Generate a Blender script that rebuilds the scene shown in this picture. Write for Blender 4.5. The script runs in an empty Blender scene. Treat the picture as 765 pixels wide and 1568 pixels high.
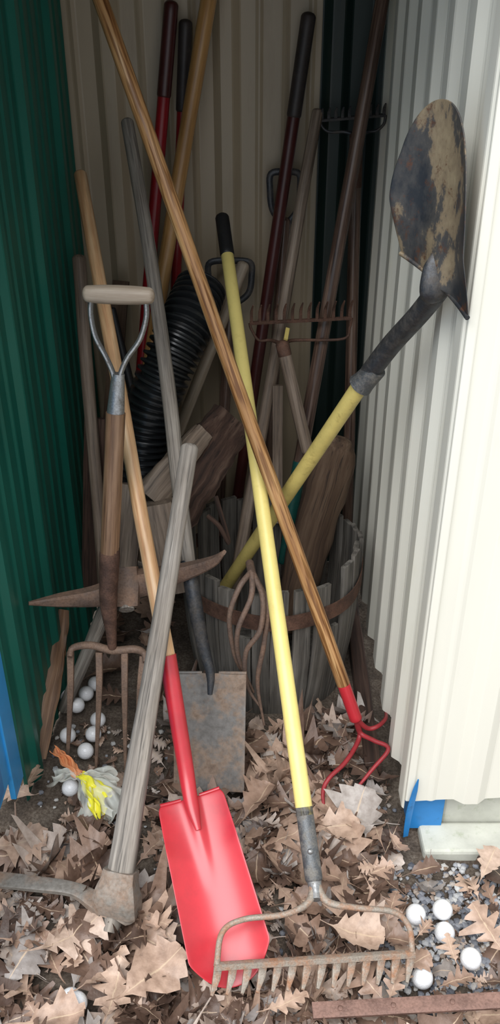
import bpy, math, random
from mathutils import Vector, Matrix, noise
random.seed(7)
scene = bpy.context.scene
CAMZ, PITCH, F = 1.6, math.radians(30), 1300.0
cp, sp = math.cos(PITCH), math.sin(PITCH)

def ray(u, v):
    a = (u-382.5)/F; b = (784-v)/F
    return Vector((a, cp+sp*b, -sp+cp*b))
def L(u, v, Y):            # surveyed point at distance Y from the viewpoint
    d = ray(u, v); t = Y/d.y
    return Vector((0, 0, CAMZ))+d*t
def Z(u, v, z):            # surveyed point at height z
    d = ray(u, v); t = (z-CAMZ)/d.z
    return Vector((0, 0, CAMZ))+d*t

def lin(c):
    r = []
    for x in c:
        x /= 255.0
        r.append(x/12.92 if x <= 0.04045 else ((x+0.055)/1.055)**2.4)
    return (r[0], r[1], r[2], 1)

# ---------------------------------------------------------------- materials
def newmat(name):
    m = bpy.data.materials.new(name); m.use_nodes = True
    nt = m.node_tree
    b = nt.nodes["Principled BSDF"]
    return m, nt, b
def ramp(nt, fac, stops):
    r = nt.nodes.new("ShaderNodeValToRGB")
    el = r.color_ramp.elements
    while len(el) > 1: el.remove(el[-1])
    el[0].position = stops[0][0]; el[0].color = stops[0][1]
    for p, c in stops[1:]:
        e = el.new(p); e.color = c
    nt.links.new(fac, r.inputs[0])
    return r
def noise_node(nt, vec, scale, detail=6, rough=0.6):
    n = nt.nodes.new("ShaderNodeTexNoise")
    n.inputs["Scale"].default_value = scale
    n.inputs["Detail"].default_value = detail
    n.inputs["Roughness"].default_value = rough
    if vec is not None: nt.links.new(vec, n.inputs["Vector"])
    return n
def mapping(nt, src, scale):
    m = nt.nodes.new("ShaderNodeMapping"); m.inputs["Scale"].default_value = scale
    nt.links.new(src, m.inputs["Vector"]); return m.outputs[0]
def bump(nt, b, h, strength, dist=0.002):
    bp = nt.nodes.new("ShaderNodeBump"); bp.inputs["Strength"].default_value = strength
    bp.inputs["Distance"].default_value = dist
    nt.links.new(h, bp.inputs["Height"]); nt.links.new(bp.outputs[0], b.inputs["Normal"])
def mixc(nt, fac, a, b, mode='MIX'):
    m = nt.nodes.new("ShaderNodeMix"); m.data_type = 'RGBA'; m.blend_type = mode
    if isinstance(fac, float): m.inputs[0].default_value = fac
    else: nt.links.new(fac, m.inputs[0])
    for i, x in ((6, a), (7, b)):
        if isinstance(x, tuple): m.inputs[i].default_value = x
        else: nt.links.new(x, m.inputs[i])
    return m.outputs[2]

def wood(name, dark, mid, light, rough=0.6, fine=110, bmp=0.5, crack=0.0, streak=0.0):
    m, nt, b = newmat(name)
    at = nt.nodes.new("ShaderNodeAttribute"); at.attribute_name = "gr"
    v1 = mapping(nt, at.outputs["Vector"], (1, 1, 0.035))
    n1 = noise_node(nt, v1, fine, 8, 0.65)
    r1 = ramp(nt, n1.outputs[0], [(0.33, lin(dark)), (0.5, lin(mid)), (0.67, lin(light))])
    v2 = mapping(nt, at.outputs["Vector"], (1, 1, 0.3))
    n2 = noise_node(nt, v2, 14, 4, 0.6)
    r2 = ramp(nt, n2.outputs[0], [(0.35, (0.62, 0.57, 0.52, 1)), (0.6, (1, 1, 1, 1))])
    c = mixc(nt, 0.65, r1.outputs[0], r2.outputs[0], 'MULTIPLY')
    if crack > 0:
        v3 = mapping(nt, at.outputs["Vector"], (1, 1, 0.03))
        n3 = noise_node(nt, v3, 230, 3, 0.5)
        r3 = ramp(nt, n3.outputs[0], [(0.34, (1-crack,)*3+(1,)), (0.40, (1, 1, 1, 1))])
        c = mixc(nt, 1.0, c, r3.outputs[0], 'MULTIPLY')
    if streak > 0:   # open ash grain, narrow dark ticks
        v4 = mapping(nt, at.outputs["Vector"], (1, 1, 0.06))
        n4 = noise_node(nt, v4, 170, 2, 0.4)
        r4 = ramp(nt, n4.outputs[0], [(0.40, (1-streak, 1-streak*1.15, 1-streak*1.3, 1)), (0.50, (1, 1, 1, 1))])
        c = mixc(nt, 1.0, c, r4.outputs[0], 'MULTIPLY')
    nt.links.new(c, b.inputs["Base Color"])
    b.inputs["Roughness"].default_value = rough
    bump(nt, b, n1.outputs[0], bmp, 0.001)
    return m
def rusty(name, base, rust, lo=0.4, hi=0.6, metallic=0.6, rough=0.5, scale=18, bmp=0.4, extra=None):
    m, nt, b = newmat(name)
    tc = nt.nodes.new("ShaderNodeTexCoord")
    n1 = noise_node(nt, tc.outputs["Object"], scale, 8, 0.7)
    stops = [(lo, lin(base)), (hi, lin(rust))]
    if extra: stops.append((min(hi+0.12, 1), lin(extra)))
    r = ramp(nt, n1.outputs[0], stops)
    n2 = noise_node(nt, tc.outputs["Object"], scale*9, 4, 0.6)
    rs = ramp(nt, n2.outputs[0], [(0.3, (0.6, 0.58, 0.56, 1)), (0.6, (1, 1, 1, 1))])
    c = mixc(nt, 0.8, r.outputs[0], rs.outputs[0], 'MULTIPLY')
    nt.links.new(c, b.inputs["Base Color"])
    b.inputs["Metallic"].default_value = metallic
    rr = ramp(nt, n1.outputs[0], [(lo, (rough,)*3+(1,)), (hi, (0.85,)*3+(1,))])
    nt.links.new(rr.outputs[0], b.inputs["Roughness"])
    bump(nt, b, n2.outputs[0], bmp, 0.001)
    return m
def paint(name, col, rough=0.4, var=0.15, scale=12, dirt=(90, 80, 60), dirtamt=0.2, metallic=0.0, streak=False, coat=0.0):
    m, nt, b = newmat(name)
    tc = nt.nodes.new("ShaderNodeTexCoord")
    vec = tc.outputs["Object"]
    if streak: vec = mapping(nt, vec, (1, 1, 0.15))
    n1 = noise_node(nt, vec, scale, 6, 0.65)
    c0 = lin(col); c1 = tuple(x*(1-var) for x in c0[:3])+(1,)
    r = ramp(nt, n1.outputs[0], [(0.35, c1), (0.6, c0)])
    n2 = noise_node(nt, vec, scale*3, 8, 0.7)
    r2 = ramp(nt, n2.outputs[0], [(0.55, (0, 0, 0, 1)), (0.72, (dirtamt,)*3+(1,))])
    c = mixc(nt, r2.outputs[0], r.outputs[0], lin(dirt))
    nt.links.new(c, b.inputs["Base Color"])
    b.inputs["Roughness"].default_value = rough; b.inputs["Metallic"].default_value = metallic
    if coat: b.inputs["Coat Weight"].default_value = coat; b.inputs["Coat Roughness"].default_value = 0.3
    bump(nt, b, n2.outputs[0], 0.15, 0.001)
    return m

W_ash = wood("ash_varnished", (128, 84, 46), (182, 136, 88), (208, 168, 118), 0.3, 100, 0.15, 0, 0.5)
W_light = wood("light_wood", (196, 146, 104), (218, 176, 132), (232, 200, 160), 0.4, 90, 0.15, 0, 0.15)
W_honey = wood("honey_wood", (150, 108, 60), (180, 136, 84), (198, 158, 106), 0.32, 80, 0.15)
W_grey = wood("weathered_grey_wood", (100, 94, 88), (140, 132, 123), (168, 160, 150), 0.75, 140, 0.6, 0.5)
W_greybr = wood("grey_brown_wood", (88, 76, 66), (130, 114, 100), (156, 140, 124), 0.6, 100, 0.6, 0.35)
W_pale = wood("pale_worn_wood", (140, 124, 106), (168, 152, 134), (186, 172, 154), 0.5, 90, 0.3)
W_brown = wood("brown_wood", (76, 54, 40), (124, 94, 70), (150, 120, 94), 0.4, 100, 0.4, 0.3)
W_dark = wood("dark_varnished_wood", (60, 46, 40), (96, 76, 66), (134, 112, 98), 0.25, 90, 0.3, 0.3)
W_barrel = wood("barrel_oak", (62, 58, 54), (102, 98, 92), (132, 127, 120), 0.8, 60, 0.8, 0.5)
W_log = wood("rotten_log", (50, 36, 26), (86, 66, 50), (116, 96, 78), 0.85, 40, 1.0, 0.6)
W_rot = wood("rotten_redwood", (34, 22, 16), (68, 48, 38), (98, 78, 66), 0.9, 50, 1.0, 0.6)
M_yellow = paint("yellow_fiberglass", (234, 214, 130), 0.35, 0.1, 10, (200, 176, 100), 0.4)
M_yellow2 = paint("worn_yellow_fiberglass", (210, 190, 112), 0.4, 0.2, 14, (150, 130, 70), 0.7)
M_redpaint = paint("red_enamel", (196, 40, 52), 0.36, 0.25, 6, (150, 40, 46), 0.35, coat=0.6)
M_redtine = paint("dull_red_enamel", (160, 48, 54), 0.5, 0.25, 20, (110, 60, 50), 0.7)
M_redhandle = paint("red_fiberglass", (140, 20, 28), 0.35, 0.2, 12)
M_maroon = paint("maroon_handle", (74, 32, 30), 0.33, 0.3, 12)
M_black = paint("black_rubber", (30, 30, 32), 0.5, 0.3, 20, (70, 68, 60), 0.3)
M_brgrip = paint("dark_brown_rubber", (52, 44, 42), 0.5, 0.3, 20, (84, 74, 66), 0.4)
M_pipe = paint("black_plastic_pipe", (36, 38, 40), 0.3, 0.3, 10, (84, 80, 72), 0.4)
M_teal = paint("teal_ferrule", (28, 88, 80), 0.4, 0.3, 30, (90, 80, 60), 0.6)
M_blue = paint("blue_steel_paint", (40, 128, 196), 0.35, 0.2, 10, (30, 80, 120), 0.6)
M_blue2 = paint("bright_blue_door_paint", (60, 160, 226), 0.35, 0.1, 10, (40, 110, 170), 0.4)
M_green = paint("dark_green_siding", (24, 98, 84), 0.36, 0.25, 4, (16, 62, 54), 0.5, streak=True)
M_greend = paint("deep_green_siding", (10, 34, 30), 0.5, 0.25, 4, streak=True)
M_beige = paint("cream_siding", (230, 227, 214), 0.4, 0.08, 3, (196, 190, 154), 0.3, streak=True)
M_tan = paint("tan_siding", (164, 148, 124), 0.42, 0.12, 4, (130, 112, 90), 0.4, streak=True)
M_steel = rusty("galvanised_steel", (170, 172, 174), (124, 118, 110), 0.45, 0.7, 0.8, 0.35, 30)
M_fer = rusty("worn_grey_ferrule", (96, 98, 100), (134, 130, 124), 0.45, 0.6, 0.5, 0.45, 40)
M_dsteel = rusty("dark_steel", (66, 68, 72), (100, 94, 88), 0.46, 0.66, 0.4, 0.4, 25)
M_rakeiron = rusty("pale_rusty_rake_iron", (154, 144, 132), (164, 122, 94), 0.44, 0.64, 0.2, 0.55, 35, 0.8)
M_rust = rusty("rusty_iron", (128, 106, 92), (152, 124, 104), 0.4, 0.65, 0.3, 0.6, 30, 0.8)
M_rustp = rusty("brown_rusted_pick_iron", (112, 94, 84), (140, 112, 94), 0.4, 0.65, 0.2, 0.6, 22, 0.8)
M_rustd = rusty("dark_rust_iron", (84, 62, 52), (122, 90, 74), 0.4, 0.65, 0.3, 0.6, 30, 0.8)
M_rustblade = rusty("rusted_spade_steel", (110, 106, 102), (142, 122, 106), 0.45, 0.55, 0.1, 0.5, 9, 0.8, (98, 80, 68))
M_headiron = rusty("grey_rust_iron", (138, 132, 124), (146, 122, 104), 0.45, 0.65, 0.25, 0.55, 14, 0.7)
M_barrust = rusty("pink_rust_bar", (118, 90, 80), (150, 118, 106), .4, .6, .35, .5, 25, 0.8)
M_concrete = paint("concrete", (196, 196, 184), 0.9, 0.2, 12, (140, 150, 116), 0.6)

def shovel_blade_mat():
    m, nt, b = newmat("muddy_worn_blade")
    tc = nt.nodes.new("ShaderNodeTexCoord")
    v = mapping(nt, tc.outputs["Object"], (1, 1, 0.6))
    n1 = noise_node(nt, v, 9, 10, 0.68)
    n2 = noise_node(nt, tc.outputs["Object"], 30, 10, 0.8)
    c1 = ramp(nt, n1.outputs[0], [(0.42, lin((44, 46, 50))), (0.535, lin((78, 75, 72))), (0.56, lin((130, 114, 92))), (0.68, lin((160, 144, 116)))])
    c2 = ramp(nt, n2.outputs[0], [(0.54, (0, 0, 0, 1)), (0.62, (0.9, 0.9, 0.9, 1))])
    c = mixc(nt, c2.outputs[0], c1.outputs[0], lin((92, 60, 42)))
    nt.links.new(c, b.inputs["Base Color"]); b.inputs["Roughness"].default_value = 0.45
    b.inputs["Metallic"].default_value = 0.2
    bump(nt, b, n2.outputs[0], 0.35, 0.001)
    return m
M_blade = shovel_blade_mat()

def leaf_mat():
    m, nt, b = newmat("dry_oak_leaf")
    at = nt.nodes.new("ShaderNodeAttribute"); at.attribute_name = "leafv"
    sep = nt.nodes.new("ShaderNodeSeparateXYZ"); nt.links.new(at.outputs["Vector"], sep.inputs[0])
    r = ramp(nt, sep.outputs[0], [(0.0, lin((72, 56, 48))), (0.22, lin((116, 92, 78))), (0.42, lin((156, 128, 110))),
                                  (0.68, lin((190, 162, 142))), (0.88, lin((182, 172, 164))), (1.0, lin((138, 130, 126)))])
    tc = nt.nodes.new("ShaderNodeTexCoord")
    n = noise_node(nt, tc.outputs["Object"], 45, 6, 0.6)
    r2 = ramp(nt, n.outputs[0], [(0.3, (0.55, 0.51, 0.48, 1)), (0.6, (1, 1, 1, 1))])
    c = mixc(nt, 0.85, r.outputs[0], r2.outputs[0], 'MULTIPLY')
    r3 = ramp(nt, sep.outputs[1], [(0.0, (1, 1, 1, 1)), (0.06, (0, 0, 0, 1))])
    c = mixc(nt, r3.outputs[0], c, lin((196, 172, 146)))
    nt.links.new(c, b.inputs["Base Color"]); b.inputs["Roughness"].default_value = 0.45
    n2 = noise_node(nt, tc.outputs["Object"], 120, 3, 0.6)
    bump(nt, b, n2.outputs[0], 0.4, 0.002)
    return m
M_leaf = leaf_mat()
def soil_mat():
    m, nt, b = newmat("soil")
    tc = nt.nodes.new("ShaderNodeTexCoord")
    n = noise_node(nt, tc.outputs["Object"], 9, 10, 0.75)
    n2 = noise_node(nt, tc.outputs["Object"], 160, 6, 0.7)
    r = ramp(nt, n.outputs[0], [(0.35, lin((68, 58, 50))), (0.55, lin((116, 104, 92))), (0.7, lin((150, 140, 128)))])
    r2 = ramp(nt, n2.outputs[0], [(0.4, (0.45, 0.4, 0.36, 1)), (0.62, (1.1, 1.1, 1.1, 1))])
    c = mixc(nt, 0.9, r.outputs[0], r2.outputs[0], 'MULTIPLY')
    nt.links.new(c, b.inputs["Base Color"]); b.inputs["Roughness"].default_value = 0.95
    bump(nt, b, n2.outputs[0], 1.0, 0.004)
    return m
M_soil = soil_mat()
def golf_mat():
    m, nt, b = newmat("golf_ball_white")
    tc = nt.nodes.new("ShaderNodeTexCoord")
    v = nt.nodes.new("ShaderNodeTexVoronoi"); v.inputs["Scale"].default_value = 280
    nt.links.new(tc.outputs["Object"], v.inputs["Vector"])
    n = noise_node(nt, tc.outputs["Object"], 14, 4)
    r = ramp(nt, n.outputs[0], [(0.3, lin((212, 210, 202))), (0.5, lin((232, 232, 234)))])
    nt.links.new(r.outputs[0], b.inputs["Base Color"]); b.inputs["Roughness"].default_value = 0.3
    bump(nt, b, v.outputs["Distance"], 0.35, 0.0015)
    return m
M_golf = golf_mat()
def pebble_mat():
    m, nt, b = newmat("grey_gravel")
    at = nt.nodes.new("ShaderNodeAttribute"); at.attribute_name = "leafv"
    sep = nt.nodes.new("ShaderNodeSeparateXYZ"); nt.links.new(at.outputs["Vector"], sep.inputs[0])
    r = ramp(nt, sep.outputs[0], [(0, lin((78, 80, 88))), (0.5, lin((138, 140, 146))), (0.8, lin((188, 186, 182))), (1, lin((126, 104, 86)))])
    nt.links.new(r.outputs[0], b.inputs["Base Color"]); b.inputs["Roughness"].default_value = 0.8
    return m
M_pebble = pebble_mat()

# ---------------------------------------------------------------- geometry helpers
def empty(name):
    e = bpy.data.objects.new(name, None); scene.collection.objects.link(e); e.empty_display_size = 0.05
    return e
def mkobj(name, verts, faces, mat, parent=None, gr=None, smooth=True, attr="gr"):
    me = bpy.data.meshes.new(name); me.from_pydata([tuple(v) for v in verts], [], faces); me.update()
    if smooth:
        for p in me.polygons: p.use_smooth = True
    if gr is not None:
        a = me.attributes.new(attr, 'FLOAT_VECTOR', 'POINT')
        flat = []
        for g in gr: flat += [g[0], g[1], g[2]]
        a.data.foreach_set("vector", flat)
    me.materials.append(mat)
    o = bpy.data.objects.new(name, me); scene.collection.objects.link(o)
    if parent: o.parent = parent
    return o
def catmull(pts, n=8):
    P = [Vector(p) for p in pts]
    if len(P) < 3: return [P[0].lerp(P[-1], i/n) for i in range(n+1)]
    P = [P[0]*2-P[1]]+P+[P[-1]*2-P[-2]]
    out = []
    for i in range(1, len(P)-2):
        for k in range(n):
            t = k/n
            out.append(0.5*((2*P[i])+(P[i+1]-P[i-1])*t+(2*P[i-1]-5*P[i]+4*P[i+1]-P[i+2])*t*t+(-P[i-1]+3*P[i]-3*P[i+1]+P[i+2])*t**3))
    out.append(P[-2]); return out
def interp(vals, t):
    if not isinstance(vals, (list, tuple)): return vals
    x = t*(len(vals)-1); i = min(int(x), len(vals)-2); f = x-i
    return vals[i]*(1-f)+vals[i+1]*f
CIRC = [(math.cos(2*math.pi*i/18), math.sin(2*math.pi*i/18)) for i in range(18)]
CIRC8 = [(math.cos(2*math.pi*i/10), math.sin(2*math.pi*i/10)) for i in range(10)]
def rrect(ch=0.18, sub=3):
    c = 1-ch; pts = []
    cor = [(1, -c), (1, c), (c, 1), (-c, 1), (-1, c), (-1, -c), (-c, -1), (c, -1)]
    for i in range(8):
        a = cor[i]; b = cor[(i+1) % 8]
        n = sub if i % 2 == 0 else 1
        for k in range(n): pts.append((a[0]+(b[0]-a[0])*k/n, a[1]+(b[1]-a[1])*k/n))
    return pts
RECT = rrect()
def sweep(name, pts, ra, rb=None, mat=None, parent=None, sec=None, up=None, cap='flat', jit=0.0, closed=False):
    sec = sec or CIRC; n = len(pts); rb = ra if rb is None else rb
    pts = [Vector(p) for p in pts]
    verts = []; gr = []; faces = []; m = len(sec)
    off = Vector((random.random()*5, random.random()*5, random.random()*5))
    T0 = (pts[1]-pts[0]).normalized()
    ref = Vector(up) if up is not None else (Vector((0, 0, 1)) if abs(T0.z) < 0.8 else Vector((0, -1, 0)))
    B = (ref-T0*ref.dot(T0)).normalized(); s = 0.0
    rings = []
    for i in range(n):
        if closed: T = (pts[(i+1) % n]-pts[i-1]).normalized()
        elif i == 0: T = T0
        elif i == n-1: T = (pts[-1]-pts[-2]).normalized()
        else: T = (pts[i+1]-pts[i-1]).normalized()
        if i: s += (pts[i]-pts[i-1]).length
        if up is not None: B = Vector(up)
        B = (B-T*B.dot(T)).normalized(); A = B.cross(T)
        t = i/(n-1); rings.append((pts[i], A, B, T, interp(ra, t), interp(rb, t), s))
    if cap == 'round' and not closed:
        p, A, B, T, a, b_, s0 = rings[0]; q = rings[-1]
        r = min(a, b_); r2 = min(q[4], q[5])
        pre = [(p-T*r*h, A, B, T, a*k, b_*k, s0-r*h) for k, h in ((0.25, 0.6), (0.65, 0.48), (0.9, 0.25))]
        post = [(q[0]+q[3]*r2*h, q[1], q[2], q[3], q[4]*k, q[5]*k, q[6]+r2*h) for k, h in ((0.9, 0.25), (0.65, 0.48), (0.25, 0.6))]
        rings = pre+rings+post
    for (p, A, B, T, a, b_, s) in rings:
        for (x, y) in sec:
            j = 1.0
            if jit: j += jit*(noise.noise(Vector((x*1.3+off.x, y*1.3+off.y, s*14+off.z)))+0.4*noise.noise(Vector((x*3+off.x, y*3+off.y, s*50+off.z))))
            verts.append(p+A*(x*a*j)+B*(y*b_*j)); gr.append((x*a+off.x, y*b_+off.y, s+off.z))
    R = len(rings)
    for i in range(R if closed else R-1):
        k = (i+1) % R
        for j in range(m):
            faces.append((i*m+j, i*m+(j+1) % m, k*m+(j+1) % m, k*m+j))
    if not closed:
        faces.append(tuple(reversed(range(m)))); faces.append(tuple((R-1)*m+j for j in range(m)))
    o = mkobj(name, verts, faces, mat, parent, gr)
    if cap == 'flat' or sec is not CIRC:
        o.data.set_sharp_from_angle(angle=math.radians(40))
    return o
def line(p, q, n=14, bend=0.0, seed=None):
    p = Vector(p); q = Vector(q); out = []
    k = random.random()*10
    for i in range(n+1):
        t = i/n; v = p.lerp(q, t)
        if bend:
            e = math.sin(math.pi*t)
            v += Vector((noise.noise(Vector((t*2+k, 0, 0))), noise.noise(Vector((0, t*2+k, 0))), 0))*bend*(e+0.2)
        out.append(v)
    return out
def sub(pts, t0, t1):
    n = len(pts)-1; N = 12; out = []
    for i in range(N+1):
        x = (t0+(t1-t0)*i/N)*n; k = min(int(x), n-1); out.append(pts[k].lerp(pts[k+1], x-k))
    return out
def shaft(parent, p, q, r0, r1, segs, bend=0.0, jit=0.0):
    """p lower end, q upper end; segs (name,t0,t1,mat,scale)"""
    pts = line(p, q, 20, bend)
    for (nm, t0, t1, mt, sc) in segs:
        ra = [(r0+(r1-r0)*(t0+(t1-t0)*k/4))*sc for k in range(5)]
        sweep(nm, sub(pts, t0, t1), ra, None, mt, parent, cap='round', jit=jit)
    return pts
def box(name, lo, hi, mat, parent=None, bev=0.004, rot=None):
    x0, y0, z0 = lo; x1, y1, z1 = hi
    v = [(x0, y0, z0), (x1, y0, z0), (x1, y1, z0), (x0, y1, z0), (x0, y0, z1), (x1, y0, z1), (x1, y1, z1), (x0, y1, z1)]
    f = [(0, 3, 2, 1), (4, 5, 6, 7), (0, 1, 5, 4), (1, 2, 6, 5), (2, 3, 7, 6), (3, 0, 4, 7)]
    o = mkobj(name, v, f, mat, parent, gr=v, smooth=False)
    if bev:
        md = o.modifiers.new("bev", 'BEVEL'); md.width = bev; md.segments = 2
    return o

def panel(name, p0, p1, z0, z1, prof, mat, ragged=0.0, thick=0.0012, ds=0.004, side=1, zslope=0.0):
    p0 = Vector((p0[0], p0[1], 0)); p1 = Vector((p1[0], p1[1], 0)); d = p1-p0; Ln = d.length; d.normalize()
    nrm = Vector((-d.y, d.x, 0))*side
    n = int(Ln/ds); verts = []; faces = []; nz = 14
    for i in range(n+1):
        s = Ln*i/n; o = prof(s)
        for k in range(nz+1):
            zb = z0+zslope*s+(ragged*noise.noise(Vector((s*9, 3, 0))) if ragged else 0)
            z = zb+(z1-zb)*k/nz
            w = 0.002*noise.noise(Vector((s*3, z*2, 1)))
            verts.append(p0+d*s+nrm*(o+w)+Vector((0, 0, z)))
    for i in range(n):
        for k in range(nz):
            a = i*(nz+1)+k; faces.append((a, a+nz+1, a+nz+2, a+1))
    o = mkobj(name, verts, faces, mat, None, smooth=False)
    m = o.modifiers.new("sol", 'SOLIDIFY'); m.thickness = thick; m.offset = 0
    return o
def trap(period, wtop, wslope, h, phase=0.0, minor=0.0):
    def f(s):
        x = ((s+phase) % period)
        c = abs(x-period/2)
        v = 0
        if c < wtop/2: v = h
        elif c < wtop/2+wslope: v = h*(1-(c-wtop/2)/wslope)
        if minor:
            for mpos in (period*0.0, period*0.22, period*0.78, period):
                e = abs(x-mpos)
                if e < 0.010: v = max(v, minor*(1-e/0.010))
        return v
    return f

# ---------------------------------------------------------------- shed shell
CH = 2.02
panel("wall_left", (-0.527, 1.40), (-0.468, 2.48), 0.0, CH, trap(0.27, 0.025, 0.018, 0.014, 0.05, 0.005), M_green, side=-1)
panel("wall_back", (-0.50, 2.45), (0.19, 2.45), 0.0, CH, trap(0.30, 0.03, 0.02, 0.018, 0.01, 0.005), M_tan, side=-1)
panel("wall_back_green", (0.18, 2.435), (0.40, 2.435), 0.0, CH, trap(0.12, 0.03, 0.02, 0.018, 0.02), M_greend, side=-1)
panel("wall_right", (0.357, 1.306), (0.357, 2.46), 0.085, CH, trap(0.155, 0.045, 0.022, 0.020, 0.05, 0.004), M_beige, ragged=0.02, side=1)
panel("wall_front", (0.352, 1.302), (1.30, 1.315), 0.112, CH+.1, trap(0.30, 0.03, 0.02, 0.015, 0.02, 0.003), M_beige, ragged=0.006, side=-1, zslope=0.05)
box("trim_corner", (0.340, 1.295, 0.118), (0.357, 1.306, CH+.1), M_beige, bev=0.003)
box("ceiling", (-0.75, 1.14, CH), (1.35, 2.62, CH+.04), W_greybr)
bd = empty("blue_steel_door_frame")
box("post", (-0.60, 1.0, 0.15), (-0.529, 1.395, 2.0), M_blue2, bd, 0.004)
box("flange", (-0.537, 1.33, 0.085), (-0.524, 1.40, 2.0), M_blue2, bd, 0.002)
box("slot_plate", (-0.532, 1.20, 0.17), (-0.525, 1.28, 0.24), M_blue, bd, 0.003)
bp = empty("blue_steel_post")
box("front_plate", (0.362, 1.322, 0.0), (0.436, 1.328, 0.13), M_blue, bp, 0.001)
box("side_plate", (0.360, 1.322, 0.0), (0.366, 1.40, 0.08), M_blue, bp, 0.001)
sweep("bent_strip", catmull([Vector((0.352, 1.300, 0.0)), Vector((0.352, 1.293, 0.09)), Vector((0.356, 1.288, 0.16)), Vector((0.360, 1.288, 0.195))], 5), [0.006, 0.008, 0.006, 0.001], 0.0012, M_blue, bp, sec=RECT, up=(0.3, -1, 0))
box("concrete_footing", (0.44, 1.338, -0.05), (1.3, 1.7, 0.125), M_concrete, None, 0.006)
box("threshold_slab", (0.385, 1.25, -0.06), (1.3, 1.334, 0.010), M_concrete, None, 0.008)

# ---------------------------------------------------------------- ground
def gz(x, y):
    return 0.018*noise.noise(Vector((x*3.2, y*3.2, 0)))+0.006*noise.noise(Vector((x*14, y*14, 2)))-0.006
verts = []; faces = []; NX, NY = 150, 170
for j in range(NY+1):
    for i in range(NX+1):
        x = -1.4+2.8*i/NX; y = 0.0+2.8*j/NY
        verts.append((x, y, gz(x, y)-0.004))
for j in range(NY):
    for i in range(NX):
        a = j*(NX+1)+i; faces.append((a, a+1, a+NX+2, a+NX+1))
mkobj("ground", verts, faces, M_soil)

# ---------------------------------------------------------------- golf ball positions
gb = [(57, 1097, .030), (132, 1062, .028), (146, 1047, .028), (104, 1126, .028), (131, 1150, .030), (108, 1206, .030), (150, 1102, .026), (98, 1062, .026), (118, 1080, .026), (143, 1124, .028),
      (677, 1393, .026), (636, 1400, .018), (720, 1468, .026), (646, 1497, .018), (680, 1428, .012), (117, 1536, .026), (108, 1530, .01)]
GBP = [Z(*g) for g in gb]

# ---------------------------------------------------------------- leaf litter
RED_TOP = Z(291, 1222, 0.19); RED_TIP = Z(362, 1500, 0.035)
BARL = Z(328, 1480, 0.088); BARR = Z(634, 1460, 0.080)
ADL, ADR = Z(-20, 1345, .05), Z(165, 1385, .05)
FBL, FBR = Z(478, 1548, .05), Z(800, 1530, .05)
def inseg(x, y, a, b, w):
    p = Vector((x, y)); a = Vector((a.x, a.y)); b = Vector((b.x, b.y)); ab = b-a
    t = max(0, min(1, (p-a).dot(ab)/ab.length_squared)); return (p-(a+ab*t)).length < w
def leafshape():
    return [(0, .04), (.05, .06), (.12, .34), (.19, .16), (.27, .62), (.33, .58), (.40, .2), (.50, .92), (.57, .85), (.63, .24), (.72, .62), (.78, .5), (.84, .2), (.93, .3), (1.0, .03)]
def leafshape_b():   # broad, shallow-lobed
    return [(0, .05), (.06, .12), (.14, .45), (.2, .40), (.3, .74), (.36, .66), (.42, .58), (.52, .98), (.58, .9), (.64, .66), (.72, .8), (.78, .68), (.86, .4), (.94, .36), (1.0, .03)]
LV = []; LF = []; LA = []
def add_leaf(c, size, yaw, tilt, roll, curl, tone, stem=True):
    base = len(LV); st = leafshape() if random.random() < 0.6 else leafshape_b(); wj = random.uniform(0.32, 0.52)
    M = Matrix.Rotation(yaw, 3, 'Z') @ Matrix.Rotation(tilt, 3, 'X') @ Matrix.Rotation(roll, 3, 'Y')
    k = random.random()*50
    cl, cw, tw = curl*random.uniform(-1, 1), curl*random.uniform(-.8, 1.6), random.uniform(-1, 1)*curl
    rows = []
    if stem:
        for s in (-0.28, -0.12): rows.append((s, .018))
    rows += st
    for (t, w) in rows:
        for a in (-1, -0.5, 0, 0.5, 1):
            jw = w*(1+0.45*noise.noise(Vector((t*6+k, a*2, 0))))
            y = a*jw*wj; x = t-0.5+abs(a)*w*0.16*(1 if t > 0 else 0)+0.05*noise.noise(Vector((t*4, a*2+k, 4)))
            z = cl*(t-0.5)**2*1.3+cw*y*y*3.0+tw*y*(t-0.5)*1.2+0.07*noise.noise(Vector((x*3+k, y*3, 1)))+0.02*abs(a)*(1 if t > 0 else 0)
            if t > 0: z += 0.026*math.cos(t*37)*abs(a)
            p = M @ Vector((x*size, y*size, z*size))
            LV.append(p+c); LA.append((tone, abs(a), 0))
    R = len(rows)
    for i in range(R-1):
        for j in range(4):
            q = base+i*5+j; LF.append((q, q+1, q+6, q+5))
cnt = 0
while cnt < 1400:
    x = random.uniform(-0.85, 0.95); y = random.uniform(0.45, 2.2)
    if y > 1.30 and (x > 0.30 or x < -0.44): continue
    if y > 1.19 and x > 0.34: continue
    if y > 1.75 and random.random() < 0.75: continue
    if x < -0.2 and y > 1.28 and random.random() < 0.80: continue
    if x > 0.28 and y < 1.25 and random.random() < 0.68: continue
    if (x-0.06)**2+(y-1.90)**2 < 0.27**2: continue
    size = random.choice([random.uniform(0.04, 0.075), random.uniform(0.07, 0.11), random.uniform(0.08, 0.15)])
    h = random.uniform(0.003, 0.035)
    tilt = random.gauss(0, 0.30); roll = random.gauss(0, 0.30)
    if any((x-g.x)**2+(y-g.y)**2 < 0.05**2 for g in GBP): continue
    if inseg(x, y, RED_TOP, RED_TIP, 0.11) or inseg(x, y, BARL, BARR, 0.07) or inseg(x, y, ADL, ADR, 0.06) or inseg(x, y, FBL, FBR, 0.05):
        h = random.uniform(0.0, 0.01); tilt *= 0.25; roll *= 0.25; size = min(size, .08)
    tone = random.random() if random.random() < 0.75 else random.random()*0.3
    add_leaf(Vector((x, y, gz(x, y)+h+0.004)), size, random.uniform(0, 6.28), tilt, roll, random.uniform(0.1, 1.1), tone)
    cnt += 1
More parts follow.
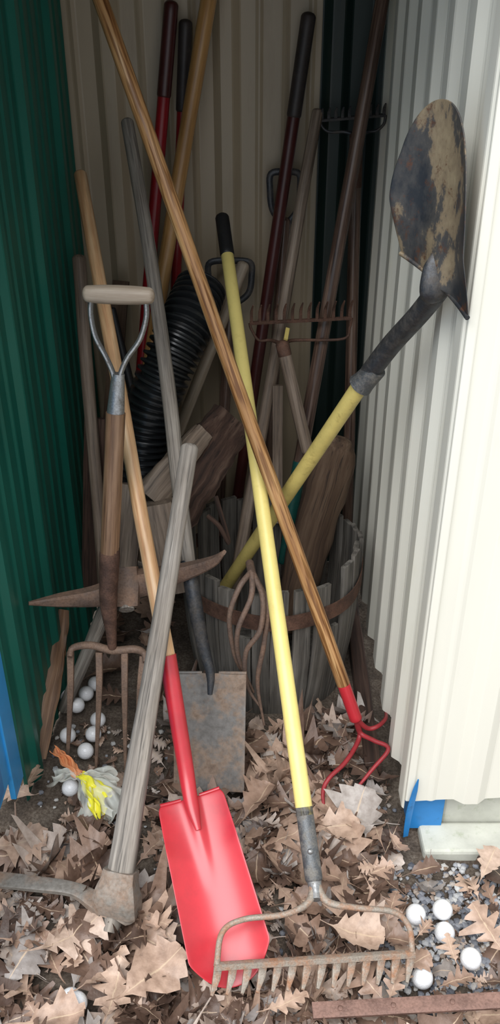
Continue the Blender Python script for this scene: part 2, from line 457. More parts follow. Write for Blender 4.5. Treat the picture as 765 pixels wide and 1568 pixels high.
for i in range(2200):
    x = random.uniform(-0.8, 0.9); y = random.uniform(0.5, 1.65)
    if y > 1.2 and (x > 0.33 or x < -0.46): continue
    if (x-0.06)**2+(y-1.90)**2 < 0.25**2: continue
    add_leaf(Vector((x, y, gz(x, y)+random.uniform(0.001, 0.012))), random.uniform(0.010, 0.035), random.uniform(0, 6.28), random.gauss(0, .4), random.gauss(0, .4), 0.8, random.random()*0.9, False)
for (u, v, s, yaw, tone) in [(35, 1465, 0.115, 1.2, 0.97), (115, 1430, 0.14, 0.6, 0.72), (140, 1275, 0.10, 2.2, 0.2), (230, 1405, 0.11, -0.6, 0.62),
                             (430, 1285, 0.12, 0.5, 0.5), (515, 1265, 0.11, 0.1, 0.68), (548, 1430, 0.10, -0.2, 0.7), (235, 1490, 0.13, 0.7, 0.55),
                             (85, 1560, 0.11, 0.2, 0.55), (175, 1520, 0.12, 1.5, 0.65), (748, 1320, 0.09, 1.0, 0.72), (745, 1420, 0.10, 2.0, 0.55), (505, 1340, .1, 2.6, .4),
                             (30, 1290, .12, 0.2, .65), (20, 1210, .11, 2.7, .6), (45, 1195, .09, 1.3, .5), (250, 1420, .10, 2.2, .74), (440, 1535, .08, .4, .6), (395, 1225, .11, 1.0, .45),
                             (600, 1385, .08, 1.2, .4), (650, 1330, .07, .3, .2), (560, 1500, .09, 2.2, .4), (650, 1420, .045, .8, .5), (615, 1440, .06, 2.8, .3), (640, 1470, .055, .4, .45),
                             (690, 1452, .055, 1.7, .6), (700, 1500, .07, .3, .35), (605, 1500, .07, 1.1, .5)]:
    add_leaf(Z(u, v, 0.045), s, yaw, random.gauss(0, .12), random.gauss(0, .12), 0.45, tone)
mkobj("oak_leaf_litter", LV, LF, M_leaf, None, LA, True, "leafv")

PV = []; PF = []; PA = []
ico = [(0, 0, 1), (.89, 0, .45), (.28, .85, .45), (-.72, .53, .45), (-.72, -.53, .45), (.28, -.85, .45), (.72, .53, -.45), (-.28, .85, -.45), (-.89, 0, -.45), (-.28, -.85, -.45), (.72, -.53, -.45), (0, 0, -1)]
icf = [(0, 1, 2), (0, 2, 3), (0, 3, 4), (0, 4, 5), (0, 5, 1), (1, 6, 2), (2, 7, 3), (3, 8, 4), (4, 9, 5), (5, 10, 1), (2, 6, 7), (3, 7, 8), (4, 8, 9), (5, 9, 10), (1, 10, 6), (11, 7, 6), (11, 8, 7), (11, 9, 8), (11, 10, 9), (11, 6, 10)]
for i in range(3600):
    if i % 4: x = random.gauss(0.46, 0.13); y = random.gauss(1.04, 0.14)
    else: x = random.uniform(-0.8, 0.8); y = random.uniform(0.6, 1.65)
    if y > 1.235 and (x > 0.34 or x < -0.5): continue
    s = random.uniform(0.0025, 0.0085); b0 = len(PV); tn = random.random()
    for q in ico:
        PV.append((x+q[0]*s*random.uniform(.7, 1.3), y+q[1]*s*random.uniform(.7, 1.3), gz(x, y)+s*0.3+q[2]*s*0.7)); PA.append((tn, 0, 0))
    PF += [tuple(b0+k for k in f) for f in icf]
mkobj("gravel", PV, PF, M_pebble, None, PA, False, "leafv")

for p in GBP:
    bpy.ops.mesh.primitive_uv_sphere_add(segments=32, ring_count=20, radius=0.0205, location=p)
    o = bpy.context.object; o.name = "golf_ball"; o.data.materials.append(M_golf)
    for q in o.data.polygons: q.use_smooth = True

# ---------------------------------------------------------------- blades
def blade(name, org, D, S, length, wf, mat, parent, concave=0.02, frog=0.012, nl=28, nw=18, N=None, lip=0.0, tipf=None, thick=0.0028, curve=0.0, frogw=0.17, shoulder=0.0, ease=1.0):
    D = Vector(D).normalized(); S = Vector(S).normalized()
    if N is None: N = D.cross(S).normalized()
    verts = []; gr = []
    for i in range(nl+1):
        t = 1-(1-i/nl)**ease
        for j in range(nw+1):
            a = -1+2*j/nw
            w = wf(t); x = a*w
            end = (tipf(a) if tipf else 1.0)
            y = t*length*end - shoulder*a*(1-t)
            z = concave*(x/wf(0.3))**2*(0.35+0.65*min(1, t*3)) + curve*t*t
            z -= frog*math.exp(-(a/frogw)**2)*max(0, 1-t*1.9)
            verts.append(Vector(org)+D*y+S*x+N*z); gr.append((x, z, y))
    faces = []
    for i in range(nl):
        for j in range(nw):
            q = i*(nw+1)+j; faces.append((q, q+1, q+nw+2, q+nw+1))
    o = mkobj(name, verts, faces, mat, parent, gr)
    m = o.modifiers.new("sol", 'SOLIDIFY'); m.thickness = thick; m.offset = 0
    m2 = o.modifiers.new("sub", 'SUBSURF'); m2.levels = 1; m2.render_levels = 2
    if lip:
        for sgn in (-1, 1):
            w = wf(0.0)
            pts = []
            for k in range(7):
                x = sgn*(0.02+(w-0.02)*k/6)
                pts.append(Vector(org)+S*x-D*(shoulder*x/w)+N*(concave*0.35*(x/w)**2))
            sweep("foot_step", pts, 0.004, 0.004, mat, parent, sec=CIRC8)
    return N

# Red trenching shovel
sh = empty("red_trenching_shovel")
Dr = (RED_TIP-RED_TOP); Lr = Dr.length; D = Dr.normalized()
S = Vector((1, 0.02, 0)); S = (S-D*S.dot(D)).normalized()
Nn = S.cross(D); Nn = Nn if Nn.z > 0 else -Nn
blade("blade", RED_TOP, D, S, Lr+0.012, lambda t: 0.070+0.010*t if t > 0.02 else 0.064, M_redpaint, sh, concave=0.026, frog=-0.016, N=Nn, lip=1, tipf=lambda a: 1.0-0.16*abs(a)**2.4)
nk = Z(291, 1218, 0.19)
top_sock = L(256, 1003, 1.40)
sweep("socket", catmull([RED_TOP+D*0.07+Nn*0.014, RED_TOP+D*0.01+Nn*0.016, nk.lerp(top_sock, .25)+Nn*0.004, top_sock], 7), [0.006, 0.014, 0.0165, 0.018, 0.019], [0.004, 0.011, 0.016, 0.018, 0.019], M_redpaint, sh)
shaft(sh, top_sock, L(123, 268, 2.25), 0.0168, 0.0165, [("handle", 0, 1, W_light, 1)], 0.006)

# Bow rake
def rake_head(parent, cL, cR, tdir, n, tl, rb, mat, bowpts_l, bowpts_r, curve_dir=Vector((0, 0, 0)), tw=1.0):
    cL = Vector(cL); cR = Vector(cR)
    sweep("tine_bar", line(cL, cR, 12), rb*1.25, rb*0.9, mat, parent, sec=RECT, up=tdir)
    for i in range(n):
        p = cL.lerp(cR, (i+0.25)/(n-0.5))
        e = p+tdir*tl+curve_dir*tl
        m = p+tdir*tl*0.55+curve_dir*tl*0.12
        sweep("tine", catmull([p, m, e], 4), [rb*1.1*tw, rb*1.0*tw, rb*0.45], [rb*0.85, rb*0.7, rb*0.35], mat, parent, sec=RECT)
    sweep("bow_arm_a", catmull(bowpts_l, 7), [rb*1.5, rb, rb*0.9, rb], None, mat, parent, sec=CIRC8)
    sweep("bow_arm_b", catmull(bowpts_r, 7), [rb*1.5, rb, rb*0.9, rb], None, mat, parent, sec=CIRC8)
rk = empty("bow_rake")
fer0 = Z(480, 1345, 0.15); top = L(340, 334, 2.25)
rake_head(rk, BARL, BARR, Vector((-0.12, -0.45, -0.9)).normalized(), 14, 0.042, 0.0060, M_rakeiron,
          [fer0, Z(473, 1380, .14), Z(436, 1400, .135), Z(372, 1408, .125), Z(340, 1428, .11), BARL+Vector((0.004, 0, 0))],
          [fer0, Z(500, 1380, .14), Z(545, 1390, .135), Z(600, 1396, .12), Z(625, 1418, .10), BARR+Vector((-.004, 0, 0))], Vector((-0.15, -0.50, 0.25)), 1.15)
shaft(rk, fer0, top, 0.0175, 0.0160, [("ferrule", 0, 0.085, M_fer, 1.0), ("handle", 0.075, 0.935, M_yellow, 1.0), ("grip", 0.93, 1.0, M_black, 1.12)])
sweep("steel_shank", catmull([Z(484, 1378, .14), Z(483, 1366, .143), fer0, fer0.lerp(top, .025)], 4), [0.009, 0.011, 0.015, 0.0172], None, M_steel, rk)
bpy.ops.mesh.primitive_uv_sphere_add(segments=12, ring_count=8, radius=0.006, location=fer0.lerp(top, .035)+Vector((0, -0.014, 0.009)))
o = bpy.context.object; o.name = "rivet"; o.data.materials.append(M_steel); o.parent = rk

# Cultivator with red tines
cu = empty("long_handled_cultivator")
cb = L(544, 1100, 1.52); ctop = L(143, -30, 1.93)
shaft(cu, cb, ctop, 0.0165, 0.0155, [("red_ferrule", 0, 0.062, M_redpaint, 0.95), ("handle", 0.058, 1, W_ash, 1.0)], 0.004)
for k, pts in enumerate([
    [cb, Z(550, 1128, .09), Z(530, 1165, .085), Z(503, 1192, .075), Z(494, 1215, .05), Z(498, 1252, 0.012)],
    [cb, Z(562, 1115, .11), Z(578, 1112, .11), Z(590, 1100, .10), Z(590, 1088, .06)],
    [cb, Z(551, 1122, .10), Z(572, 1134, .10), Z(594, 1147, .10), Z(568, 1180, .07), Z(522, 1236, .02)]]):
    sweep("tine", catmull(pts, 7), [0.0068, 0.006, 0.0055, 0.005, 0.003], None, M_redtine, cu, sec=CIRC8)

# D-handled digging fork
fk = empty("digging_fork")
Yt, Yb = 1.66, 1.50
gA, gB = L(134, 450, Yt), L(229, 453, Yt)
sweep("wooden_grip", line(gA, gB, 10), [0.0165, 0.0185, 0.019, 0.0185, 0.0165], None, W_pale, fk, cap='round')
for (a, pts) in (("arm_a", [L(140, 452, Yt), L(139, 480, Yt), L(146, 515, Yt-.01), L(163, 548, Yt-.02), L(174, 575, Yt-.03), L(176, 600, Yt-.03)]),
                 ("arm_b", [L(223, 455, Yt), L(224, 485, Yt), L(214, 520, Yt-.01), L(195, 548, Yt-.02), L(184, 575, Yt-.03), L(182, 600, Yt-.03)])):
    sweep(a, catmull(pts, 6), 0.0056, 0.010, M_steel, fk, sec=CIRC8)
for u, v in ((137, 452), (226, 455)):
    sweep("cap", line(L(u-4, v, Yt), L(u+4, v, Yt), 2), 0.0145, None, M_steel, fk)
sweep("steel_socket", line(L(181, 572, Yt-.03), L(177, 634, Yt-.04), 5), [0.013, 0.016, 0.0185], None, M_steel, fk)
sweep("wooden_shaft", line(L(177, 632, Yt-.04), L(168, 845, Yt-.09), 10), [0.0205, 0.0205, 0.021], None, W_brown, fk)
sweep("rusty_socket", catmull([L(172, 808, Yt-.08), L(168, 850, Yt-.09), L(166, 920, Yt-.105), L(170, 965, Yt-.115), L(172, 992, Yt-.12)], 5), [0.014, 0.023, 0.020, 0.013, 0.010], None, M_rustd, fk)
fkY = Yt-.12
sweep("shoulder", catmull([L(107, 1006, fkY-.02), L(112, 992, fkY), L(140, 988, fkY), L(172, 996, fkY), L(205, 994, fkY), L(220, 1000, fkY), L(222, 1014, fkY-.02)], 5), [0.006, 0.009, 0.010, 0.009, 0.006], None, M_rust, fk, sec=CIRC8)
for (u0, u1) in ((108, 103), (152, 147), (191, 192)):
    sweep("tine", catmull([L(u0, 998, fkY), L(u0, 1060, fkY-.03), Z(u1, 1178, .008)], 6), [0.0078, 0.007, 0.003], None, M_rust, fk, sec=RECT)
sweep("tine", catmull([L(219, 1004, fkY), L(214, 1060, fkY-.03), Z(209, 1170, .008)], 6), [0.0078, 0.007, 0.003], None, M_rust, fk, sec=RECT)

# Pickaxe
pk = empty("pickaxe")
Yp = 1.64
sweep("pick_arm", catmull([L(44, 924, Yp-.06), L(90, 919, Yp-.03), L(150, 912, Yp), L(185, 900, Yp), L(225, 890, Yp+.01), L(280, 876, Yp), L(325, 860, Yp-.02), L(343, 846, Yp-.04)], 6),
      [0.003, 0.013, 0.019, 0.022, 0.021, 0.016, 0.011, 0.007], [0.004, 0.014, 0.024, 0.032, 0.030, 0.019, 0.011, 0.004], M_rustp, pk, sec=rrect(0.35, 2))
sweep("eye", line(L(188, 868, Yp+.02), L(190, 928, Yp-.03), 4), [0.034, 0.038, 0.034], [0.026, 0.028, 0.026], M_rustp, pk, sec=rrect(0.4, 3))
sweep("handle", line(L(194, 934, Yp-.045), L(192, 900, Yp), 3), 0.018, None, W_grey, pk)
sweep("handle_shaft", line(L(165, 925, Yp+.03), Z(98, 1085, .02), 8), [0.02, 0.017, 0.016], None, W_grey, pk)

# Mattock in front
mt = empty("mattock")
mb = Z(185, 1335, .13); mtop = L(290, 686, 1.62)
sweep("handle", line(mb, mtop, 16), [0.028, 0.026, 0.022, 0.020, 0.0185, 0.019], [0.023, 0.020, 0.017, 0.016, 0.016, 0.017], W_grey, mt, cap='round', jit=0.02)
hd = (mtop-mb).normalized()
sweep("hang_hole", [mtop-hd*0.02+Vector((0, -0.0185, -0.004)), mtop-hd*0.02+Vector((0, -0.012, 0))], 0.0045, None, M_black, mt, sec=CIRC8)
sweep("eye_socket", catmull([mb+hd*0.005, mb-hd*0.015, mb-hd*0.045, Z(180, 1392, .06), Z(174, 1404, .05)], 5), [0.032, 0.034, 0.044, 0.044, 0.030], [0.026, 0.028, 0.030, 0.030, 0.022], M_headiron, mt, sec=rrect(0.3, 3))
sweep("handle_end", [Z(176, 1385, .06), Z(166, 1428, .035)], [0.022, 0.021], None, W_grey, mt)
sweep("adze_blade", catmull([Z(165, 1390, .06), Z(145, 1380, .058), Z(112, 1362, .06), Z(50, 1353, .06), Z(-20, 1345, .055)], 6), [0.026, 0.018, 0.014, 0.016, 0.018], [0.016, 0.010, 0.006, 0.005, 0.003], M_headiron, mt, sec=RECT, up=(0, 0, 1))

# Rusty square spade
sd = empty("rusty_square_spade")
st = L(322, 1030, 1.56); sb = Z(320, 1212, 0.03)
D = (sb-st).normalized(); S = Vector((1, 0, 0)); S = (S-D*S.dot(D)).normalized(); Nn = S.cross(D); Nn = Nn if Nn.y < 0 else -Nn
blade("blade", st, D, S, (sb-st).length, lambda t: 0.086-0.003*t, M_rustblade, sd, concave=0.012, frog=-0.014, N=Nn, lip=1, frogw=0.2)
sweep("socket", catmull([st+D*0.05+Nn*.008, st+Nn*0.01, L(310, 985, 1.585), L(298, 925, 1.62), L(288, 858, 1.68)], 6), [0.006, 0.011, 0.015, 0.018, 0.0185], None, M_dsteel, sd)
sweep("handle", catmull([L(289, 862, 1.675), L(272, 730, 1.78), L(258, 600, 1.90), L(228, 380, 2.1), L(195, 188, 2.3)], 8), [0.017, 0.018, 0.018, 0.017, 0.016], None, W_grey, sd, cap='round', jit=0.03)

# Upturned round shovel (blade up at right)
us = empty("round_point_shovel")
CAMP = Vector((0, 0, CAMZ))
sc_ = lambda p, k=0.97: CAMP+(p-CAMP)*k
sl = sc_(Vector((0.268, 1.50, 1.263))); sr = sc_(Vector((0.352, 1.33, 1.190)))
c = sl.lerp(sr, 0.53); d_ = ray(687, 157); tip = CAMP+d_*1.285*0.97
D = (tip-c); Lb = D.length; D.normalize(); S = (sr-sl).normalized(); S = (S-D*S.dot(D)*0.35).normalized()
Nn = D.cross(S).normalized()
if Nn.y > 0: Nn = -Nn
def wround(t):
    return 0.101*(0.93+0.07*math.sin(math.pi*min(1, t*1.6)))*math.sqrt(max(0.0, 1-max(0, (t-0.3)/0.7)**2.3))+0.0015
blade("blade", c, D, S, Lb+0.002, wround, M_blade, us, concave=0.034, frog=-0.016, N=Nn, lip=1, nl=40, frogw=0.26, shoulder=0.008, ease=1.9)
f0 = L(556, 583, 1.60)
sweep("neck", catmull([c+D*0.045-Nn*0.002, c+D*0.020+Nn*0.006, c-D*0.012+Nn*0.008, sc_(L(670, 444, 1.44), .98), L(640, 482, 1.47), L(600, 526, 1.55), L(566, 570, 1.60)], 6), [0.014, 0.022, 0.024, 0.0225, 0.021, 0.020, 0.020, 0.020], [0.004, 0.011, 0.016, 0.018, 0.019, 0.019, 0.020, 0.02], M_dsteel, us)
sweep("ferrule", line(L(576, 564, 1.59), L(551, 590, 1.61), 4), [0.021, 0.022, 0.0225, 0.026], None, M_fer, us)
hb = L(366, 866, 1.88); dd = (hb-f0).normalized()
sweep("handle", line(f0, hb+dd*0.15, 12), 0.0175, None, M_yellow2, us)

# ---------------------------------------------------------------- barrel
br = empty("wooden_keg")
bc = Vector((0.055, 1.90, 0)); H = 0.43; NS = 30
for i in range(NS):
    a0 = 2*math.pi*i/NS+0.04*random.uniform(-1, 1)
    if i in (21, 26): hgt = H*0.62
    else: hgt = H*random.uniform(0.94, 1.03)
    lean = random.uniform(-0.006, 0.008)
    pts = []
    for k in range(9):
        z = -0.01+(hgt+0.01)*k/8; zz = z/H
        r = 0.200+0.030*zz+0.014*math.sin(math.pi*min(1, max(0, zz)))+lean*zz
        a = a0
        pts.append(Vector((bc.x+r*math.cos(a), bc.y+r*math.sin(a), z)))
    w = 0.225*math.pi/NS*random.uniform(0.78, 0.95)
    sweep("stave", pts, w, 0.0065, W_barrel, br, sec=RECT, up=(math.cos(a0), math.sin(a0), 0.0), jit=0.10)
for zz, w in ((0.335, 0.022),):
    V = []; Fc = []; n = 72
    for i in range(n):
        a = 2*math.pi*i/n
        for (dr, dz) in ((0.0, -w), (0.0025, -w), (0.0025, w), (0.0, w)):
            z = zz+dz+0.006*math.sin(a*2+1)
            r = 0.200+0.030*z/H+0.014*math.sin(math.pi*z/H)+0.0115+dr+0.002*math.sin(a*7)
            V.append(Vector((bc.x+r*math.cos(a), bc.y+r*math.sin(a), z)))
    for i in range(n):
        k = (i+1) % n
        for j in range(4): Fc.append((i*4+j, k*4+j, k*4+(j+1) % 4, i*4+(j+1) % 4))
    mkobj("iron_hoop", V, Fc, M_rustd, br, smooth=False)
V = [Vector((bc.x+0.2*math.cos(2*math.pi*i/32), bc.y+0.2*math.sin(2*math.pi*i/32), 0.03)) for i in range(32)]
mkobj("base_board", V, [tuple(range(32))], W_barrel, br, gr=V)

# rusty hooked fork hanging on the keg
hk = empty("rusty_hand_cultivator")
for pts in ([L(384, 876, 1.66), L(366, 900, 1.62), L(351, 945, 1.60), L(358, 1000, 1.60), L(370, 1030, 1.61)],
            [L(386, 878, 1.65), L(384, 915, 1.60), L(364, 965, 1.58), L(366, 1010, 1.59), L(388, 1060, 1.60)],
            [L(388, 880, 1.65), L(402, 915, 1.60), L(398, 965, 1.57), L(376, 1000, 1.57), L(378, 1050, 1.58), L(400, 1085, 1.57)],
            [L(388, 880, 1.65), L(408, 925, 1.60), L(404, 985, 1.58), L(394, 1045, 1.58), L(404, 1110, 1.56)]):
    sweep("tine", catmull(pts, 7), [0.0075, 0.0065, 0.006, 0.003], None, M_rustp, hk, sec=CIRC8)
sweep("tang", line(L(386, 880, 1.655), L(382, 862, 1.71), 3), 0.010, None, M_rustp, hk)

# log slab in keg
sl_ = empty("weathered_log_slab")
sweep("slab", catmull([L(522, 676, 2.0), L(516, 690, 2.0), L(502, 740, 1.98), L(480, 810, 1.95), L(462, 880, 1.92), L(440, 960, 1.90)], 6), [0.034, 0.05, 0.060, 0.060, 0.056, 0.05], [0.02, 0.03, 0.034, 0.034, 0.034, 0.03], W_log, sl_, up=(0.2, -1, 0.1), cap='round', jit=0.16)
lg = empty("broken_timber")
sweep("timber", catmull([L(356, 640, 2.02), L(325, 680, 1.98), L(285, 740, 1.92), L(240, 805, 1.87)], 10), [0.05, 0.062, 0.070, 0.062], [0.03, 0.045, 0.055, 0.05], W_rot, lg, sec=rrect(0.22, 5), up=(0.3, -1, 0.3), jit=0.22)
sweep("grey_face", catmull([L(312, 662, 1.95), L(275, 705, 1.89), L(228, 762, 1.83)], 10), [0.026, 0.034, 0.038], [0.02, 0.022, 0.02], W_greybr, lg, sec=rrect(0.25, 5), up=(0.3, -1, 0.3), jit=0.2)
blk = empty("grey_timber_block")
sweep("block", line(L(236, 770, 1.80), L(262, 905, 1.74), 8), [0.045, 0.05, 0.045], [0.03, 0.034, 0.03], W_greybr, blk, sec=rrect(0.2, 4), up=(0.1, -1, 0.2), jit=0.10)
sweep("dark_root", catmull([L(318, 790, 1.8), L(335, 805, 1.78), L(350, 830, 1.8), L(330, 760, 1.84)], 5), 0.006, None, W_rot, lg, sec=CIRC8)
t = empty("leaning_grey_plank")
sweep("plank", line(L(188, 900, 1.86), L(204, 742, 1.93), 10), [0.030, 0.032, 0.028], 0.009, W_greybr, t, sec=RECT, up=(0, -1, 0.3), jit=0.08)

# corrugated pipe
pp = empty("corrugated_drain_pipe")
ctr = catmull([L(308, 440, 2.22), L(284, 498, 2.12), L(254, 565, 2.06), L(232, 625, 2.04), L(222, 690, 2.02), L(224, 755, 2.0)], 60)
sec20 = [(math.cos(2*math.pi*i/28), math.sin(2*math.pi*i/28)) for i in range(28)]
s = 0; rr = []
for i, p in enumerate(ctr):
    if i: s += (p-ctr[i-1]).length
    rr.append(0.060+0.009*max(-0.8, min(0.8, 1.6*math.sin(2*math.pi*s/0.019)))+0.004*math.sin(s*9))
sweep("pipe", ctr, rr, rr, M_pipe, pp, sec=sec20)

# ---------------------------------------------------------------- other long tools
t = empty("honey_wood_handled_hoe")
shaft(t, L(172, 905, 2.18), L(324, -30, 2.36), 0.0185, 0.0195, [("handle", 0, 1, W_honey, 1)], 0.004)
sweep("blade", line(L(160, 912, 2.16), L(185, 912, 2.16), 4), 0.02, 0.003, M_rustd, t, sec=RECT)
t = empty("red_handled_shovel")
shaft(t, L(190, 900, 2.27), L(262, 8, 2.40), 0.017, 0.016, [("handle", 0, 0.885, M_redhandle, 1), ("grip", 0.88, 1, M_maroon, 1.12)])
t = empty("red_handled_shovel")
shaft(t, L(252, 890, 2.31), L(284, 36, 2.41), 0.014, 0.014, [("handle", 0, 0.885, M_redhandle, 1), ("grip", 0.88, 1, M_brgrip, 1.2)])
t = empty("maroon_handled_shovel")
shaft(t, L(343, 900, 2.27), L(472, 26, 2.40), 0.017, 0.0165, [("handle", 0, 0.87, M_maroon, 1), ("grip", 0.865, 1, M_brgrip, 1.12)])
t = empty("peeled_branch_pole")
shaft(t, L(352, 935, 1.97), L(486, 172, 2.36), 0.019, 0.0145, [("pole", 0, 1, W_greybr, 1)], 0.012, 0.10)
t = empty("teal_ferrule_tool")
shaft(t, L(432, 860, 2.02), L(590, -30, 2.33), 0.0185, 0.017, [("shank", 0, 0.1, M_teal, 0.7), ("ferrule", 0.085, 0.20, M_teal, 1.1), ("handle", 0.19, 1, W_dark, 1)], 0.005, 0.03)
t = empty("grey_wooden_pole")
shaft(t, L(163, 950, 1.90), L(121, 396, 2.22), 0.017, 0.0175, [("pole", 0, 1, W_greybr, 1)], 0.006, 0.05)
t = empty("grey_wooden_stake")
shaft(t, L(215, 815, 2.14), L(372, 406, 2.32), 0.017, 0.0165, [("pole", 0, 1, W_pale, 1)], 0.005, 0.05)
t = empty("grey_picket")
sweep("picket", line(L(424, 800, 2.09), L(425, 590, 2.13), 8), 0.014, 0.006, W_greybr, t, sec=RECT, up=(0, -1, 0))
t = empty("dark_plank")
sweep("plank", line(L(140, 900, 2.02), L(146, 640, 2.11), 8), 0.028, 0.010, W_rot, t, sec=RECT, up=(0, -1, 0), jit=0.1)
t2 = empty("bark_board")
sweep("board", catmull([L(96, 935, 1.82), L(88, 1000, 1.72), L(72, 1080, 1.60), Z(56, 1160, .02)], 6), [0.015, 0.022, 0.024, 0.02], [0.008, 0.010, 0.010, 0.008], W_brown, t2, sec=rrect(.2, 4), up=(0.3, -1, 0.4), jit=0.3)
t = empty("black_tool_handle")
shaft(t, L(225, 690, 2.18), L(172, 474, 2.28), 0.013, 0.010, [("handle", 0, 1, M_black, 1)])
t = empty("brown_timber_post")
sweep("post", line(L(152, 905, 2.14), L(185, 430, 2.36), 8), 0.022, 0.012, W_log, t, sec=RECT, up=(0, -1, 0), jit=0.06)

# upside-down bow rakes at back
def back_rake(name, uL, uR, v, vtip, Y, neck, foot, hmat, n=13, mt=None):
    e = empty(name)
    a = L(uL, v+4, Y); b = L(uR, v-4, Y); nk = L(*neck)
    td = (L((uL+uR)/2, vtip, Y-0.01)-L((uL+uR)/2, v, Y)); tl = td.length; td.normalize()
    rake_head(e, a, b, td, n, tl, 0.0038, mt or M_rustd,
              [nk, L(neck[0]-18, neck[1]-6, Y), L(uL+14, neck[1]-6, Y), L(uL+3, v+14, Y), a],
              [nk, L(neck[0]+18, neck[1]-6, Y), L(uR-14, neck[1]-8, Y), L(uR-3, v+10, Y), b], Vector((0.1, -0.2, 0)))
    shaft(e, L(*foot), nk, 0.0165, 0.0165, [("handle", 0, 0.93, hmat, 1), ("ferrule", 0.9, 1, M_rustd, 1.05)])
    return e
e = back_rake("garden_rake", 382, 538, 491, 462, 2.12, (432, 527, 2.07), (470, 690, 2.0), W_greybr)
sweep("yellow_label", line(L(437, 520, 2.06), L(440, 503, 2.09), 4), 0.005, 0.003, M_yellow2, e, sec=RECT, up=(0, -1, 0))
back_rake("garden_rake", 490, 590, 180, 162, 2.36, (545, 208, 2.35), (530, 860, 2.22), W_dark, 10, M_dsteel)
def dgrip(name, u, v, w, h, Y, foot, mt, sm):
    e = empty(name)
    pts = [L(u-4, v+h, Y), L(u-w*.42, v+h*.72, Y), L(u-w*.5, v+h*.3, Y), L(u-w*.46, v, Y), L(u, v-3, Y), L(u+w*.46, v, Y), L(u+w*.5, v+h*.3, Y), L(u+w*.42, v+h*.72, Y), L(u+4, v+h, Y)]
    sweep("d_grip", catmull(pts, 5), 0.0065, 0.009, mt, e, sec=CIRC8)
    shaft(e, L(*foot), L(u, v+h-4, Y), 0.0165, 0.016, [("handle", 0, 1, sm, 1)])
dgrip("d_handled_spade", 436, 266, 46, 76, 2.40, (398, 880, 2.3), M_dsteel, W_dark)
dgrip("d_handled_spade", 352, 402, 66, 66, 2.36, (330, 880, 2.26), M_dsteel, W_dark)

# floor timbers, rusty bar
t = empty("rusty_flat_bar")
sweep("bar", line(FBL, FBR, 8), 0.0135, 0.0045, M_barrust, t, sec=rrect(0.1, 3), up=(0, -0.2, 1))
for f in (0.13, 0.38, 0.66):
    p = FBL.lerp(FBR, f)+Vector((0, 0, 0.005))
    bpy.ops.mesh.primitive_uv_sphere_add(segments=14, ring_count=8, radius=0.005, location=p); o = bpy.context.object
    o.name = "rivet"; o.scale = (1, 1, 0.5); o.data.materials.append(M_barrust); o.parent = t
t = empty("dark_floor_beam")
sweep("beam", line(Vector((0.30, 1.48, 0.012)), Vector((0.32, 2.3, 0.012)), 8), 0.02, 0.02, W_rot, t, sec=RECT, up=(0, 0, 1), jit=.1)

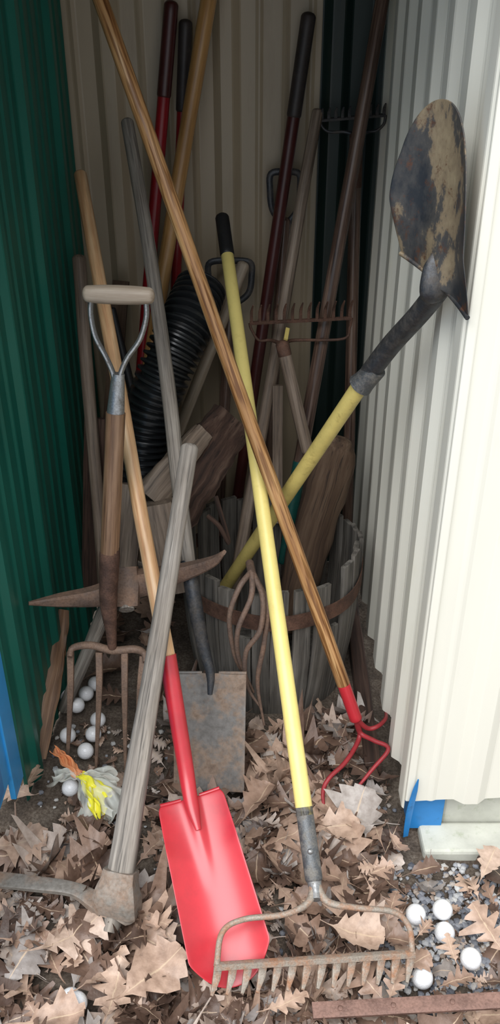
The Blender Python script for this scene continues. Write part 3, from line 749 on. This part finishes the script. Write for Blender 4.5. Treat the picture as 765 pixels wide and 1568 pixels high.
# torn plastic wrapper: crumpled pleated film sheets
def plastic(name, col, alpha):
    m, nt, b = newmat(name)
    b.inputs["Base Color"].default_value = lin(col); b.inputs["Roughness"].default_value = 0.22
    b.inputs["Alpha"].default_value = alpha
    return m
P_y = plastic("yellow_film", (244, 236, 70), 0.9); P_o = plastic("orange_film", (238, 156, 104), 0.75); P_c = plastic("clear_film", (240, 242, 232), 0.42)
ts = empty("torn_plastic_wrapper")
def film(name, p, q, w0, w1, mat, pleat, lift, seed):
    p = Vector(p); q = Vector(q); D = q-p; S = D.cross(Vector((0, 0, 1))).normalized(); n, m = 16, 26
    V = []; Fs = []
    for i in range(n+1):
        t = i/n; w = w0+(w1-w0)*t
        for j in range(m+1):
            a = -1+2*j/m
            nz = noise.noise(Vector((a*2.3+seed, t*2, seed)))
            e = 1+0.22*noise.noise(Vector((a*3+seed, 7, 0)))
            V.append(p+D*(t*e)+S*(a*w*(1+.3*nz))+Vector((0, 0, 1))*(lift*math.sin(math.pi*t)*(1-a*a)+pleat*t*math.sin(a*9+seed)+0.012*nz)+S*0.004*math.sin(t*14+a*3))
    for i in range(n):
        for j in range(m):
            k = i*(m+1)+j; Fs.append((k, k+1, k+m+2, k+m+1))
    mkobj(name, V, Fs, mat, ts)
c0 = Z(122, 1188, 0.075)
film("clear_sheet", c0, Z(188, 1232, 0.05), 0.008, 0.042, P_c, 0.008, 0.02, 1.0)
film("clear_sheet", c0, Z(152, 1262, 0.03), 0.008, 0.038, P_c, 0.010, 0.025, 4.0)
film("clear_sheet", c0, Z(176, 1190, 0.06), 0.008, 0.028, P_c, 0.008, 0.015, 8.0)
film("clear_sheet", c0, Z(82, 1190, 0.06), 0.006, 0.026, P_c, 0.008, 0.015, 11.0)
film("yellow_sheet", c0+Vector((0, 0, .004)), Z(164, 1222, 0.065), 0.010, 0.022, P_y, 0.006, 0.012, 2.0)
film("yellow_sheet", c0+Vector((.005, 0, .004)), Z(152, 1248, 0.055), 0.006, 0.014, P_y, 0.006, 0.012, 5.0)
film("orange_sheet", c0, Z(84, 1148, 0.10), 0.012, 0.010, P_o, 0.005, 0.008, 3.0)

# ---------------------------------------------------------------- camera, light, world
cam = bpy.data.cameras.new("camera"); co = bpy.data.objects.new("camera", cam); scene.collection.objects.link(co)
co.location = (0, 0, CAMZ); co.rotation_euler = (math.radians(60), 0, 0)
cam.sensor_fit = 'VERTICAL'; cam.sensor_height = 24; cam.lens = 24*F/1568; cam.clip_start = 0.05
scene.camera = co
w = bpy.data.worlds.new("sky"); scene.world = w; w.use_nodes = True
bg = w.node_tree.nodes["Background"]; bg.inputs[0].default_value = (0.92, 0.96, 1.0, 1); bg.inputs[1].default_value = 0.9
sd_ = bpy.data.lights.new("sun", 'SUN'); sd_.energy = 4.6; sd_.angle = math.radians(60); sd_.color = (0.98, 0.99, 1.0)
so = bpy.data.objects.new("sun", sd_); scene.collection.objects.link(so)
so.rotation_euler = Vector((0.28, 0.56, -1.0)).to_track_quat('-Z', 'Y').to_euler()
try:
    scene.view_settings.view_transform = 'Standard'
    scene.view_settings.exposure = 0.0
except Exception as e:
    print(e)
